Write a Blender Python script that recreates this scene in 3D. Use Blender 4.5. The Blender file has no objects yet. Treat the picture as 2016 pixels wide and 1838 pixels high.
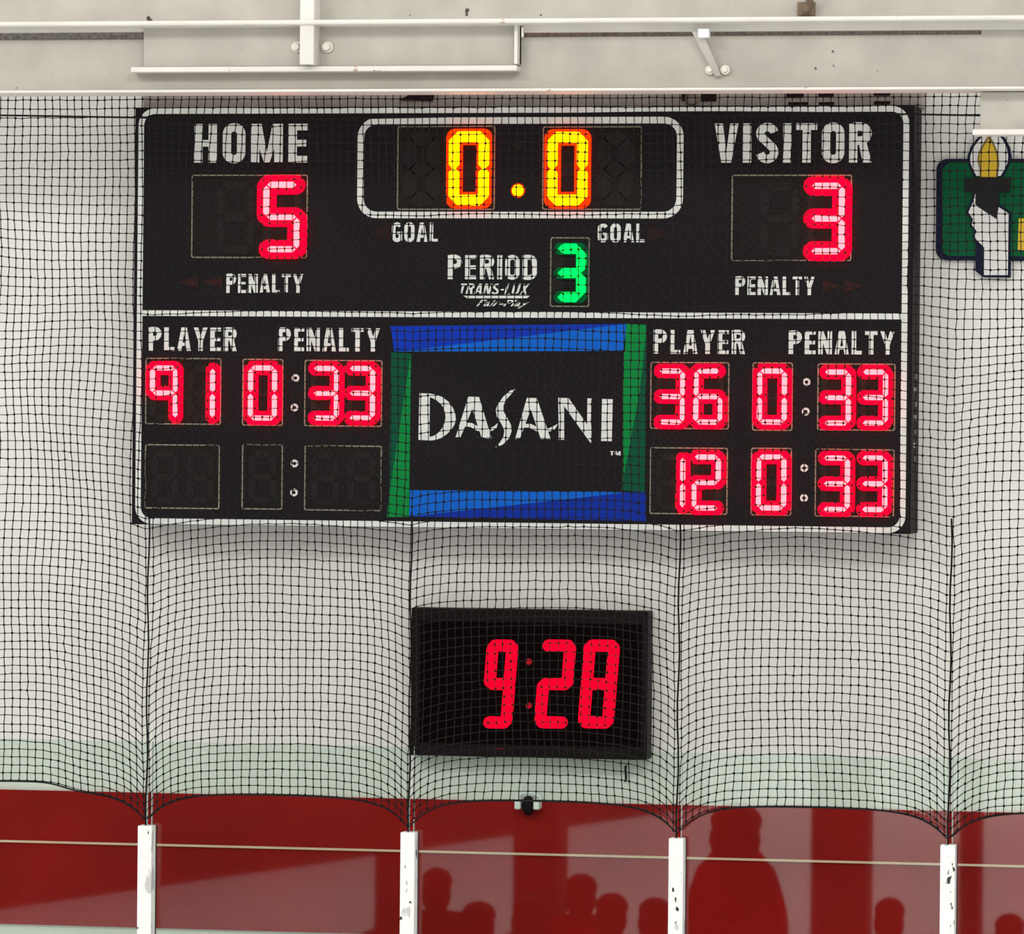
import bpy, bmesh, math, random
import numpy as np
from mathutils import Matrix, Vector
random.seed(4); rng = np.random.default_rng(4)
C = bpy.context.scene.collection

# ------------------------------------------------------------------ camera, sky, lamps, exposure
sc = bpy.context.scene
CAM = np.array([4.32595, -22.95796, 3.900]); FPX = 10000.0; W, H = 2016, 1838
yaw, pitch, roll = 0.189403, -0.00497, 0.009304
cy, sy = math.cos(yaw), math.sin(yaw)
f0 = np.array([-sy, cy, 0]); r0 = np.array([cy, sy, 0]); u0 = np.array([0, 0, 1.0])
FW = f0*math.cos(pitch) + u0*math.sin(pitch); up = -f0*math.sin(pitch) + u0*math.cos(pitch)
RT = r0*math.cos(roll) + up*math.sin(roll); UP = -r0*math.sin(roll) + up*math.cos(roll)
cd = bpy.data.cameras.new('camera'); cam = bpy.data.objects.new('camera', cd); C.objects.link(cam)
cam.matrix_world = Matrix([[RT[i], UP[i], -FW[i], CAM[i]] for i in range(3)] + [[0, 0, 0, 1]])
cd.sensor_width = 36; cd.lens = 36*FPX/W; cd.clip_end = 300
sc.camera = cam
wd = bpy.data.worlds.new('world'); sc.world = wd; wd.use_nodes = True
wn = wd.node_tree; wtc = wn.nodes.new('ShaderNodeTexCoord'); wsx = wn.nodes.new('ShaderNodeSeparateXYZ'); wcr = wn.nodes.new('ShaderNodeValToRGB')
wn.links.new(wtc.outputs['Generated'], wsx.inputs[0]); wn.links.new(wsx.outputs['Z'], wcr.inputs['Fac']); wn.links.new(wcr.outputs['Color'], wn.nodes['Background'].inputs[0])
wcr.color_ramp.elements[0].color = (0.56, 0.55, 0.53, 1); wcr.color_ramp.elements[1].color = (1.0, 0.985, 0.95, 1)   # dim hall, bright roof lights overhead
wcr.color_ramp.elements[0].position = 0.05; wcr.color_ramp.elements[1].position = 0.9
wn.nodes['Background'].inputs[1].default_value = 1.38
for (x, y, z, sx, p) in [(-3.5, -11, 9.0, 3.0, 230), (3.5, -11, 9.0, 3.0, 230), (0, -20, 10, 6.0, 850), (0, -34, 10, 8.0, 1800)]:
    l = bpy.data.lights.new('rink_lamp', 'AREA'); l.shape = 'RECTANGLE'; l.size = sx; l.size_y = 1.2
    l.energy = p; l.color = (1.0, 0.985, 0.95)
    o = bpy.data.objects.new('rink_lamp', l); C.objects.link(o); o.location = (x, y, z)
    if y > -15:
        o.rotation_euler = (Vector((x*0.3, 0, 3.5)) - Vector((x, y, z))).to_track_quat('-Z', 'Y').to_euler()
sc.view_settings.view_transform = 'Standard'; sc.view_settings.look = 'None'
sc.view_settings.gamma = 1; sc.view_settings.use_curve_mapping = False
sc.view_settings.exposure = 0.0

def at(px, py, Y):
    """world point of the vertical plane at depth Y seen at photo pixel (px, py)"""
    d = FW + RT*(px - W/2)/FPX - UP*(py - H/2)/FPX
    t = (Y - CAM[1])/d[1]
    return CAM + d*t
def xz(px, py, Y):
    p = at(px, py, Y); return (float(p[0]), float(p[2]))
GLASS_Y = -0.90
def mirrored(px, py, Y):
    """point at depth Y (in front of the glass) whose reflection is seen at (px, py)"""
    return at(px, py, 2*GLASS_Y - Y)

# ------------------------------------------------------------------ materials
def mat(name, col, rough=0.6, metal=0.0, var=0.0, scale=6.0, emit=None, bump=0.0, spec=0.5, flecks=None):
    m = bpy.data.materials.new(name); m.use_nodes = True
    nt = m.node_tree; b = nt.nodes['Principled BSDF']
    b.inputs['Base Color'].default_value = (*col, 1); b.inputs['Roughness'].default_value = rough
    b.inputs['Metallic'].default_value = metal; b.inputs['Specular IOR Level'].default_value = spec
    tc = nt.nodes.new('ShaderNodeTexCoord')
    cur = None
    if var > 0:
        n = nt.nodes.new('ShaderNodeTexNoise'); n.inputs['Scale'].default_value = scale; n.inputs['Detail'].default_value = 6
        nt.links.new(tc.outputs['Object'], n.inputs['Vector'])
        r = nt.nodes.new('ShaderNodeValToRGB'); r.color_ramp.elements[0].position = 0.3; r.color_ramp.elements[1].position = 0.7
        r.color_ramp.elements[0].color = (*[c*(1-var) for c in col], 1); r.color_ramp.elements[1].color = (*[min(1, c*(1+var*0.5)) for c in col], 1)
        nt.links.new(n.outputs['Fac'], r.inputs['Fac']); cur = r.outputs['Color']
        if bump > 0:
            bp = nt.nodes.new('ShaderNodeBump'); bp.inputs['Strength'].default_value = bump; bp.inputs['Distance'].default_value = 0.01
            nt.links.new(n.outputs['Fac'], bp.inputs['Height']); nt.links.new(bp.outputs['Normal'], b.inputs['Normal'])
    if flecks:
        for (fs, lo, fcol, stretch) in flecks:
            mp = nt.nodes.new('ShaderNodeMapping'); mp.inputs['Scale'].default_value = stretch
            nt.links.new(tc.outputs['Object'], mp.inputs['Vector'])
            n = nt.nodes.new('ShaderNodeTexNoise'); n.inputs['Scale'].default_value = fs; n.inputs['Detail'].default_value = 3
            nt.links.new(mp.outputs['Vector'], n.inputs['Vector'])
            r = nt.nodes.new('ShaderNodeValToRGB'); r.color_ramp.elements[0].position = lo; r.color_ramp.elements[1].position = lo + 0.025
            nt.links.new(n.outputs['Fac'], r.inputs['Fac'])
            mx = nt.nodes.new('ShaderNodeMix'); mx.data_type = 'RGBA'
            nt.links.new(r.outputs['Color'], mx.inputs[0])
            if cur is not None: nt.links.new(cur, mx.inputs[6])
            else: mx.inputs[6].default_value = (*col, 1)
            mx.inputs[7].default_value = (*fcol, 1); cur = mx.outputs[2]
    if cur is not None: nt.links.new(cur, b.inputs['Base Color'])
    if emit:
        b.inputs['Emission Color'].default_value = (*emit[0], 1); b.inputs['Emission Strength'].default_value = emit[1]
    return m
M = dict(
    wall=mat('white_wall_paint', (0.80, 0.785, 0.74), 0.8, var=0.05, scale=3, bump=0.05),
    red=mat('red_wall_paint', (0.29, 0.0060, 0.0048), 0.6, var=0.22, scale=1.6, spec=0.08),
    cream=mat('cream_strip', (0.75, 0.52, 0.38), 0.6, var=0.1),
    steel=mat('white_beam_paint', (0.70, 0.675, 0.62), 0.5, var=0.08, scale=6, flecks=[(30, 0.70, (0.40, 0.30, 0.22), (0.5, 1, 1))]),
    web=mat('shaded_beam_paint', (0.465, 0.44, 0.39), 0.6, var=0.14, scale=5, flecks=[(16, 0.715, (0.05, 0.035, 0.02), (1, 1, 1)), (2.2, 0.73, (0.36, 0.32, 0.26), (0.6, 1, 3))]),  # same beam paint, shade under the flanges put into the colour; stain flecks
    slotshade=mat('grey_slot_shade', (0.42, 0.40, 0.39), 0.7, var=0.5, scale=60),  # grey stands for the shade inside the beam slot
    rail=mat('beige_rail_paint', (0.36, 0.31, 0.275), 0.7, var=0.2, scale=8),  # brown-beige with random tone
    dark=mat('dark_void', (0.02, 0.008, 0.008), 0.8, spec=0.08, var=0.1),
    rust=mat('rusty_steel', (0.20, 0.14, 0.09), 0.7, var=0.4, scale=20),
    bolt=mat('bolt_paint', (0.72, 0.68, 0.60), 0.4, var=0.1),
    zinc=mat('bright_zinc', (0.85, 0.9, 1.0), 0.35, var=0.05),
    board=mat('black_board_paint', (0.0130, 0.0108, 0.0125), 0.6, var=0.15, scale=2, spec=0.06),
    side=mat('black_cabinet_side', (0.012, 0.008, 0.011), 0.6, var=0.2, spec=0.06),
    letter=mat('white_vinyl', (0.70, 0.72, 0.68), 0.6, var=0.12, scale=14),
    line=mat('thin_outline_paint', (0.20, 0.19, 0.13), 0.6, var=0.3, scale=6),
    window=mat('dark_display_lens', (0.0130, 0.0115, 0.0100), 0.5, var=0.15, scale=5, spec=0.06),
    unlit=mat('unlit_segment', (0.019, 0.0172, 0.0148), 0.5, var=0.15, scale=9, spec=0.06),
    red_halo=mat('red_led_halo', (0.02, 0.0, 0.001), 0.6, emit=((1, 0.0, 0.0065), 7.0), var=0.01, spec=0.0),  # emissive surround stands for the bloom around lit segments
    red_core=mat('red_led_core', (0.02, 0.0, 0.001), 0.6, emit=((1, 0.085, 0.098), 7.0), var=0.01, spec=0.0),
    amber_halo=mat('amber_led_halo', (0.02, 0.002, 0.0), 0.6, emit=((1, 0.012, 0.0), 5.0), var=0.01, spec=0.0),  # orange bloom around the amber digits, built as an emissive rim
    amber_core=mat('amber_led_core', (0.02, 0.01, 0.0), 0.6, emit=((1, 0.40, 0.0), 5.0), var=0.01, spec=0.0),
    green_halo=mat('green_led_halo', (0.0, 0.02, 0.005), 0.6, emit=((0.0, 1, 0.25), 0.10), var=0.01, spec=0.0),  # dim glow around the green digit, built as an emissive rim
    green_core=mat('green_led_core', (0.0, 0.02, 0.005), 0.6, emit=((0.0, 1, 0.055), 3.5), var=0.01, spec=0.0),
    clock_led=mat('clock_led', (0.02, 0.0, 0.001), 0.6, emit=((1, 0.0, 0.010), 3.0), var=0.01, spec=0.0),
    clock_dim=mat('clock_led_dim', (0.02, 0.0, 0.001), 0.6, emit=((1, 0.02, 0.03), 0.40), var=0.01, spec=0.0),
    arrow=mat('dim_red_arrow', (0.036, 0.012, 0.010), 0.6, spec=0.08, var=0.2, scale=20),
    arrow2=mat('dimmer_red_arrow', (0.023, 0.011, 0.011), 0.6, spec=0.08, var=0.2, scale=20),
    ring=mat('dot_rim', (0.68, 0.64, 0.60), 0.5, var=0.05),
    blue=mat('deep_blue_vinyl', (0.004, 0.035, 0.42), 0.6, spec=0.08, var=0.06),
    blue2=mat('mid_blue_vinyl', (0.004, 0.115, 0.55), 0.6, spec=0.08, var=0.06),
    navy=mat('dark_blue_vinyl', (0.004, 0.026, 0.30), 0.6, spec=0.08, var=0.06),
    green=mat('bright_green_vinyl', (0.002, 0.22, 0.045), 0.6, spec=0.08, var=0.06),
    dgreen=mat('dark_green_vinyl', (0.002, 0.075, 0.035), 0.6, spec=0.08, var=0.06),
    clockbox=mat('dark_clock_case', (0.0095, 0.0060, 0.0060), 0.5, var=0.2, spec=0.06),
    clockface=mat('clock_window', (0.0035, 0.0008, 0.0015), 0.3, var=0.1, spec=0.03),
    sign_green=mat('sign_green', (0.002, 0.095, 0.032), 0.6, spec=0.08, var=0.08),
    sign_navy=mat('sign_outline_navy', (0.008, 0.010, 0.03), 0.6, spec=0.08, var=0.1),
    sign_black=mat('sign_black', (0.017, 0.015, 0.016), 0.6, spec=0.08, var=0.1),
    sign_white=mat('sign_white', (0.70, 0.70, 0.67), 0.6, var=0.04),
    sign_yellow=mat('sign_yellow', (0.66, 0.42, 0.008), 0.6, var=0.06),
    sign_olive=mat('sign_olive', (0.20, 0.13, 0.02), 0.6, var=0.1),
    net=mat('black_net_cord', (0.010, 0.010, 0.010), 0.8, var=0.2, scale=30, spec=0.05),
    cord=mat('dark_grey_net_cord', (0.016, 0.015, 0.015), 0.8, var=0.2, scale=30, spec=0.05),
    post=mat('scuffed_white_post', (0.80, 0.80, 0.77), 0.45, var=0.08, scale=12,
             flecks=[(24, 0.665, (0.01, 0.01, 0.01), (1, 1, 0.6)), (40, 0.685, (0.03, 0.03, 0.03), (1.4, 1, 0.4)), (9, 0.64, (0.5, 0.5, 0.48), (1, 1, 0.4))]),
    gasket=mat('black_gasket', (0.02, 0.02, 0.02), 0.6, var=0.1),
    edge=mat('glass_edge', (0.45, 0.55, 0.50), 0.3, var=0.05),
    ice=mat('white_ice', (0.86, 0.88, 0.90), 0.35, var=0.04, scale=0.5),
    boards=mat('white_dasher_plastic', (0.82, 0.83, 0.82), 0.4, var=0.05, scale=2),
    stand=mat('dark_stand_cladding', (0.02, 0.018, 0.02), 0.7, spec=0.08, var=0.2, scale=1),
    redcoat=mat('red_coat', (0.62, 0.006, 0.012), 0.8, var=0.4, scale=7, spec=0.08),
    coat=mat('dark_coat', (0.03, 0.02, 0.02), 0.8, spec=0.08, var=0.3, scale=8),
    skin=mat('skin', (0.45, 0.27, 0.20), 0.5, var=0.1, scale=8),
    hair=mat('dark_hair', (0.015, 0.010, 0.008), 0.5, spec=0.08, var=0.3, scale=30),
)
def glass_mat():
    m = bpy.data.materials.new('green_tinted_glass'); m.use_nodes = True; nt = m.node_tree
    nt.nodes.remove(nt.nodes['Principled BSDF']); out = nt.nodes['Material Output']
    t = nt.nodes.new('ShaderNodeBsdfTransparent'); t.inputs[0].default_value = (0.925, 0.982, 0.945, 1)
    g = nt.nodes.new('ShaderNodeBsdfGlossy'); g.inputs['Roughness'].default_value = 0.02
    fr = nt.nodes.new('ShaderNodeFresnel'); fr.inputs['IOR'].default_value = 1.5
    mx = nt.nodes.new('ShaderNodeMixShader'); nt.links.new(fr.outputs[0], mx.inputs[0])
    nt.links.new(t.outputs[0], mx.inputs[1]); nt.links.new(g.outputs[0], mx.inputs[2]); nt.links.new(mx.outputs[0], out.inputs[0])
    return m
M['glass'] = glass_mat()

# ------------------------------------------------------------------ mesh builder
class MB:
    def __init__(s): s.v = []; s.f = []; s.mi = []
    def add(s, vs, fs, mi=0):
        b = len(s.v); s.v += [tuple(map(float, v)) for v in vs]
        for f in fs: s.f.append([b + i for i in f]); s.mi.append(mi)
    def box(s, a, b, mi=0):
        x0, y0, z0 = [min(p, q) for p, q in zip(a, b)]; x1, y1, z1 = [max(p, q) for p, q in zip(a, b)]
        s.add([(x0,y0,z0),(x1,y0,z0),(x1,y1,z0),(x0,y1,z0),(x0,y0,z1),(x1,y0,z1),(x1,y1,z1),(x0,y1,z1)],
              [(0,3,2,1),(4,5,6,7),(0,1,5,4),(1,2,6,5),(2,3,7,6),(3,0,4,7)], mi)
    def prism(s, poly, yf, yb, mi=0):
        """poly of (x, z); front face at yf (towards the rink), back at yb"""
        a = sum(poly[i][0]*poly[(i+1) % len(poly)][1] - poly[(i+1) % len(poly)][0]*poly[i][1] for i in range(len(poly)))
        if a < 0: poly = poly[::-1]
        n = len(poly)
        s.add([(x, yf, z) for x, z in poly] + [(x, yb, z) for x, z in poly],
              [list(range(n)), list(range(2*n-1, n-1, -1))] + [(n+i, n+(i+1) % n, (i+1) % n, i) for i in range(n)], mi)
    def ribbon(s, path, w, yf, yb, closed=False, mi=0):
        P = []
        for p in path:
            if not P or (Vector(p) - P[-1]).length > 1e-5: P.append(Vector(p))
        if closed and (P[0] - P[-1]).length < 1e-5: P.pop()
        n = len(P); L = []; R = []
        for i in range(n):
            a = P[i-1] if (i > 0 or closed) else None; c = P[(i+1) % n] if (i < n-1 or closed) else None
            d1 = (P[i]-a).normalized() if a is not None else None; d2 = (c-P[i]).normalized() if c is not None else None
            if d1 is None: d1 = d2
            if d2 is None: d2 = d1
            t = (d1+d2); t = t.normalized() if t.length > 1e-6 else d1
            nn = Vector((-t.y, t.x)); k = w/2/max(0.4, nn.dot(Vector((-d1.y, d1.x))))
            L.append(P[i]+nn*k); R.append(P[i]-nn*k)
        vs = [(p.x, yf, p.y) for p in L] + [(p.x, yf, p.y) for p in R] + [(p.x, yb, p.y) for p in L] + [(p.x, yb, p.y) for p in R]
        fs = []
        for i in range(n if closed else n-1):
            j = (i+1) % n
            fs += [(i, n+i, n+j, j), (2*n+i, 2*n+j, 3*n+j, 3*n+i), (i, j, 2*n+j, 2*n+i), (n+i, 3*n+i, 3*n+j, n+j)]
        if not closed: fs += [(0, 2*n, 3*n, n), (n-1, 2*n-1, 4*n-1, 3*n-1)]
        s.add(vs, fs, mi)
    def tube(s, pts, r, n=8, mi=0, cap=True):
        pts = [Vector(p) for p in pts]; rings = []
        for i, p in enumerate(pts):
            t = (pts[min(i+1, len(pts)-1)] - pts[max(i-1, 0)]).normalized()
            a = t.orthogonal().normalized() if i == 0 else (a - t*a.dot(t)).normalized()
            b = t.cross(a)
            rr = r[i] if isinstance(r, (list, tuple)) else r
            rings.append([p + (a*math.cos(2*math.pi*k/n) + b*math.sin(2*math.pi*k/n))*rr for k in range(n)])
        vs = [v for q in rings for v in q]; fs = []
        for i in range(len(pts)-1):
            for k in range(n): fs.append((i*n+k, i*n+(k+1) % n, (i+1)*n+(k+1) % n, (i+1)*n+k))
        if cap: fs += [list(range(n))[::-1], list(range((len(pts)-1)*n, len(pts)*n))]
        s.add(vs, fs, mi)
    def ball(s, c, rx, ry, rz, nu=14, nv=9, mi=0):
        vs = []; fs = []
        for j in range(nv+1):
            th = math.pi*j/nv
            for i in range(nu):
                ph = 2*math.pi*i/nu
                vs.append((c[0]+rx*math.sin(th)*math.cos(ph), c[1]+ry*math.sin(th)*math.sin(ph), c[2]+rz*math.cos(th)))
        for j in range(nv):
            for i in range(nu): fs.append((j*nu+i, (j+1)*nu+i, (j+1)*nu+(i+1) % nu, j*nu+(i+1) % nu))
        s.add(vs, fs, mi)
    def build(s, name, mats, parent=None, smooth=False, bevel=0.0):
        me = bpy.data.meshes.new(name); me.from_pydata(s.v, [], s.f)
        for m in (mats if isinstance(mats, (list, tuple)) else [mats]): me.materials.append(m)
        me.polygons.foreach_set('material_index', s.mi); me.validate(); me.update()
        if smooth: me.polygons.foreach_set('use_smooth', [True]*len(me.polygons))
        o = bpy.data.objects.new(name, me); C.objects.link(o)
        if parent is not None:
            o.parent = parent; o.matrix_parent_inverse = parent.matrix_basis.inverted()
        if bevel:
            b = o.modifiers.new('bevel', 'BEVEL'); b.width = bevel; b.segments = 3; b.limit_method = 'ANGLE'
        return o
def tag(o, label=None, cat=None, group=None, kind=None):
    if label: o['label'] = label
    if cat: o['category'] = cat
    if group: o['group'] = group
    if kind: o['kind'] = kind
    return o
def empty(name, loc, label, cat, group=None):
    o = bpy.data.objects.new(name, None); C.objects.link(o); o.location = loc; o.empty_display_size = 0.1
    return tag(o, label, cat, group)
def struct(name, mb, m):
    o = mb.build(name, m); o['kind'] = 'structure'; return o
def rrect(x0, x1, z0, z1, r, n=7):
    pts = []
    for cx, cz, a0 in ((x1-r, z1-r, 0), (x0+r, z1-r, 90), (x0+r, z0+r, 180), (x1-r, z0+r, 270)):
        for k in range(n+1):
            a = math.radians(a0 + 90*k/n); pts.append((cx + r*math.cos(a), cz + r*math.sin(a)))
    return pts
def circle(cx, cz, r, n=20): return [(cx + r*math.cos(2*math.pi*k/n), cz + r*math.sin(2*math.pi*k/n)) for k in range(n)]

# ------------------------------------------------------------------ setting
def zat(py, Y, px=1008): return xz(px, py, Y)[1]
b = MB(); b.box((-9, 0, 0), (9, 0.25, 9)); struct('wall_back', b, M['wall'])
Z_RED_TOP = zat(1577, -0.02); Z_RED_BOT = zat(1846, -0.02); Z_LINE = zat(1680, -0.03)
b = MB(); b.box((-8.9, -0.02, Z_RED_BOT), (8.9, 0.0, Z_RED_TOP)); struct('trim_1', b, M['red'])
b = MB(); b.box((-8.9, -0.032, Z_LINE-0.005), (8.9, -0.02, Z_LINE+0.005)); struct('trim_2', b, M['cream'])
b = MB(); b.box((-16, -60, -0.3), (16, 0, 0)); struct('floor', b, M['ice'])
b = MB(); b.box((-14, -1.02, 0), (14, -0.84, 1.10)); o = struct('trim_3', b, M['boards'])
b = MB()                                   # far side of the rink, only ever seen mirrored in the glass
b.box((-14, -58, 0), (14, -57.8, 5)); struct('wall_front', b, M['wall'])
p0 = mirrored(-700, 1893, -17.0); p1 = mirrored(0, 1790, -20.4); p2 = mirrored(1400, 1590, -32.5)
def ground(px, py):
    d = FW + RT*(px - W/2)/FPX - UP*(py - H/2)/FPX
    t = -CAM[2]/d[2]; p = CAM + d*t
    return (p[0], 2*GLASS_Y - p[1])
g0 = ground(-600, 1880); g1 = ground(0, 1790); g2 = ground(700, 1690); g3 = ground(1390, 1588)
b = MB()
for a, c in ((g0, g1), (g1, g2), (g2, g3)):
    b.add([(a[0], a[1], 0), (c[0], c[1], 0), (c[0]-0.4, c[1], 0), (a[0]-0.4, a[1], 0),
           (a[0], a[1], 3.0), (c[0], c[1], 3.0), (c[0]-0.4, c[1], 3.0), (a[0]-0.4, a[1], 3.0)],
          [(0,1,2,3),(4,7,6,5),(0,4,5,1),(1,5,6,2),(2,6,7,3),(3,7,4,0)])
struct('wall_left', b, M['stand'])
for px0, px1, Y in ((1596, 1706, -17.0), (1888, 1926, -17.6), (1010, 1100, -17.0), (738, 790, -17.0)):
    a = mirrored(px0, 1700, Y); c = mirrored(px1, 1700, Y)
    b = MB(); b.box((a[0], Y-0.4, 0), (c[0], Y, 9)); b.box((a[0]-0.08, Y-0.48, 0), (c[0]+0.08, Y+0.08, 0.12))
    o = b.build('steel_column', M['stand'])
    tag(o, {1596: 'broad dark column mirrored in the rightmost full pane, left of the rightmost post',
            1888: 'narrow dark column mirrored just right of the rightmost white post',
            1010: 'dark column mirrored in the middle of the pane under the clock',
            738: 'dark column mirrored just left of the second white post'}[px0], 'column', 'columns behind the viewer')

# ------------------------------------------------------------------ steel beams at the top
BY = -1.05                                     # web plane
def zb(py, Y=BY): return zat(py, Y)
root = empty('steel_beam', (0, BY, zb(178)), 'long white painted steel beam running across just above the scoreboard', 'beam')
XL, XR = -3.4, 3.2
def bar(name, px0, py0, px1, py1, yf, yb, m, parent, bevel=0.004, straight=True, flip=False):
    a = xz(px0, py0, yf); c = xz(px1, py1, yf)
    b = MB(); b.box((a[0], yf, a[1]), (c[0], yb, c[1])); return b.build(name, m, parent, bevel=bevel)
def hbar(name, py0, py1, yf, yb, m, parent, x0=XL, x1=XR, bevel=0.004):
    b = MB(); b.box((x0, yf, zat(py0, yf)), (x1, yb, zat(py1, yf))); return b.build(name, m, parent, bevel=bevel)
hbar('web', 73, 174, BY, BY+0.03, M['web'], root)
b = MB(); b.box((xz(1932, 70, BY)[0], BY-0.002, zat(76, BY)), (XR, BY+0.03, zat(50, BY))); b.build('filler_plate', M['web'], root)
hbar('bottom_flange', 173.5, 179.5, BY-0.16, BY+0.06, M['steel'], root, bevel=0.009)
x275, x1018 = xz(275, 90, BY-0.10)[0], xz(1018, 90, BY-0.10)[0]
# boxed stiffener in the middle of the beam
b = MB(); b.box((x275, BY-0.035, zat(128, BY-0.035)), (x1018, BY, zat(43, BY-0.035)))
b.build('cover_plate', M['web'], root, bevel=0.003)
b = MB(); b.box((xz(257, 130, BY-0.10)[0], BY-0.10, zat(139, BY-0.10)), (x1018, BY, zat(128, BY-0.10)))
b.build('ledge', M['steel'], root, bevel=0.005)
b = MB(); b.box((xz(1012, 90, BY-0.09)[0], BY-0.09, zat(126, BY-0.09)), (x1018, BY, zat(44, BY-0.09)))
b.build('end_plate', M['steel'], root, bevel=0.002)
# vertical stiffener with two bolts
b = MB(); b.box((xz(590, 60, BY-0.16)[0], BY-0.16, zat(127, BY-0.10)+0.0), (xz(618, 60, BY-0.16)[0], BY-0.145, zat(-60, BY)))
b.box((xz(614, 60, BY-0.145)[0]-0.012, BY-0.145, zat(127, BY-0.10)), (xz(614, 60, BY-0.145)[0]+0.012, BY-0.035, zat(-60, BY)))
b.build('stiffener', M['steel'], root, bevel=0.004)
for px in (583, 643):
    p = at(px, 92, BY-0.06); b = MB()
    b.tube([(p[0], BY-0.036, p[2]), (p[0], BY-0.05, p[2])], 0.026, 20)
    b.tube([(p[0], BY-0.05, p[2]), (p[0], BY-0.075, p[2])], 0.018, 6)
    b.build('bolt', M['bolt'], root, bevel=0.002)
# the upper beam
root2 = empty('steel_beam', (0, BY, zb(46)), 'upper white steel beam cut by the top edge of the photo', 'beam')
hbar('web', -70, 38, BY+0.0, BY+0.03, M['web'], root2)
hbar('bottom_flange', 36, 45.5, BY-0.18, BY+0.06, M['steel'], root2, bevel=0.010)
b = MB(); b.box((XL, BY-0.02, zat(58, BY-0.02)), (x275, BY+0.02, zat(46, BY-0.02))); b.build('lip', M['steel'], root2, bevel=0.002)
b = MB(); b.box((x1018+0.01, BY-0.02, zat(64, BY-0.02)), (XR, BY+0.02, zat(46, BY-0.02))); b.build('lip', M['steel'], root2, bevel=0.002)
b = MB(); p = at(1582, 20, BY-0.05); q = at(1602, -30, BY-0.05)
b.tube([(p[0], BY-0.005, zat(31, BY-0.05)), (p[0]+0.01, BY-0.05, p[2]), (q[0]+0.02, BY-0.12, q[2])], 0.016, 8); b.box((p[0]-0.03, BY-0.03, zat(33, BY-.03)), (p[0]+0.045, BY, zat(8, BY-.03)))
b.build('bracket', M['rust'], root2)
# flat diagonal brace on the right of the lower beam
root3 = empty('brace', tuple(at(1420, 140, BY)), 'short slanted flat bar with bright top bolted to the beam above VISITOR', 'brace')
a = at(1372, 62, BY-0.10); c = at(1414, 150, BY-0.03)
d = Vector(c) - Vector(a); n = Vector((0, -1, 0)); sd = Vector((0.024, 0, 0))
b = MB(); A, Cc = Vector(a), Vector(c); th = Vector((0, 0.010, 0))
b.add([A-sd, A+sd, Cc+sd*0.6, Cc-sd*0.6, A-sd+th, A+sd+th, Cc+sd*0.6+th, Cc-sd*0.6+th], [(3,2,1,0),(4,5,6,7),(0,1,5,4),(1,2,6,5),(2,3,7,6),(3,0,4,7)])
b.build('bar', M['web'], root3, bevel=0.002)
b = MB(); p = at(1386, 66, BY-0.115); b.box((p[0]-0.024, p[1]-0.02, p[2]-0.018), (p[0]+0.024, p[1]+0.03, p[2]+0.020)); tag(b.build('end_cap', M['zinc'], root3, bevel=0.004), 'bright zinc end cap')
for px in (1397, 1427):
    p = at(px, 137, BY-0.03); b = MB()
    b.tube([(p[0], BY, p[2]), (p[0], BY-0.025, p[2])], 0.021, 20); b.tube([(p[0], BY-0.025, p[2]), (p[0], BY-0.04, p[2])], 0.012, 12)
    b.build('lug', M['bolt'], root3, bevel=0.002)
# hanging steel box on the far right
hbar('slot_shade_strip', 74, 56, BY+0.05, BY+0.07, M['slotshade'], root2, x0=XL, x1=x275)  # strips added behind the slot in place of its shade
hbar('slot_shade_strip', 74, 60, BY+0.05, BY+0.07, M['slotshade'], root2, x0=x1018, x1=xz(1932, 60, BY)[0])
root4 = empty('steel_box', tuple(at(1990, 262, BY-0.05)), 'white steel box hanging under the beam at the right photo edge', 'box')
bar('casing', 1930, 181, 2110, 256, BY-0.04, BY+0.02, M['web'], root4)
bar('bottom_flange', 1914, 254, 2120, 265, BY-0.09, BY+0.04, M['steel'], root4, bevel=0.006)

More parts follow.
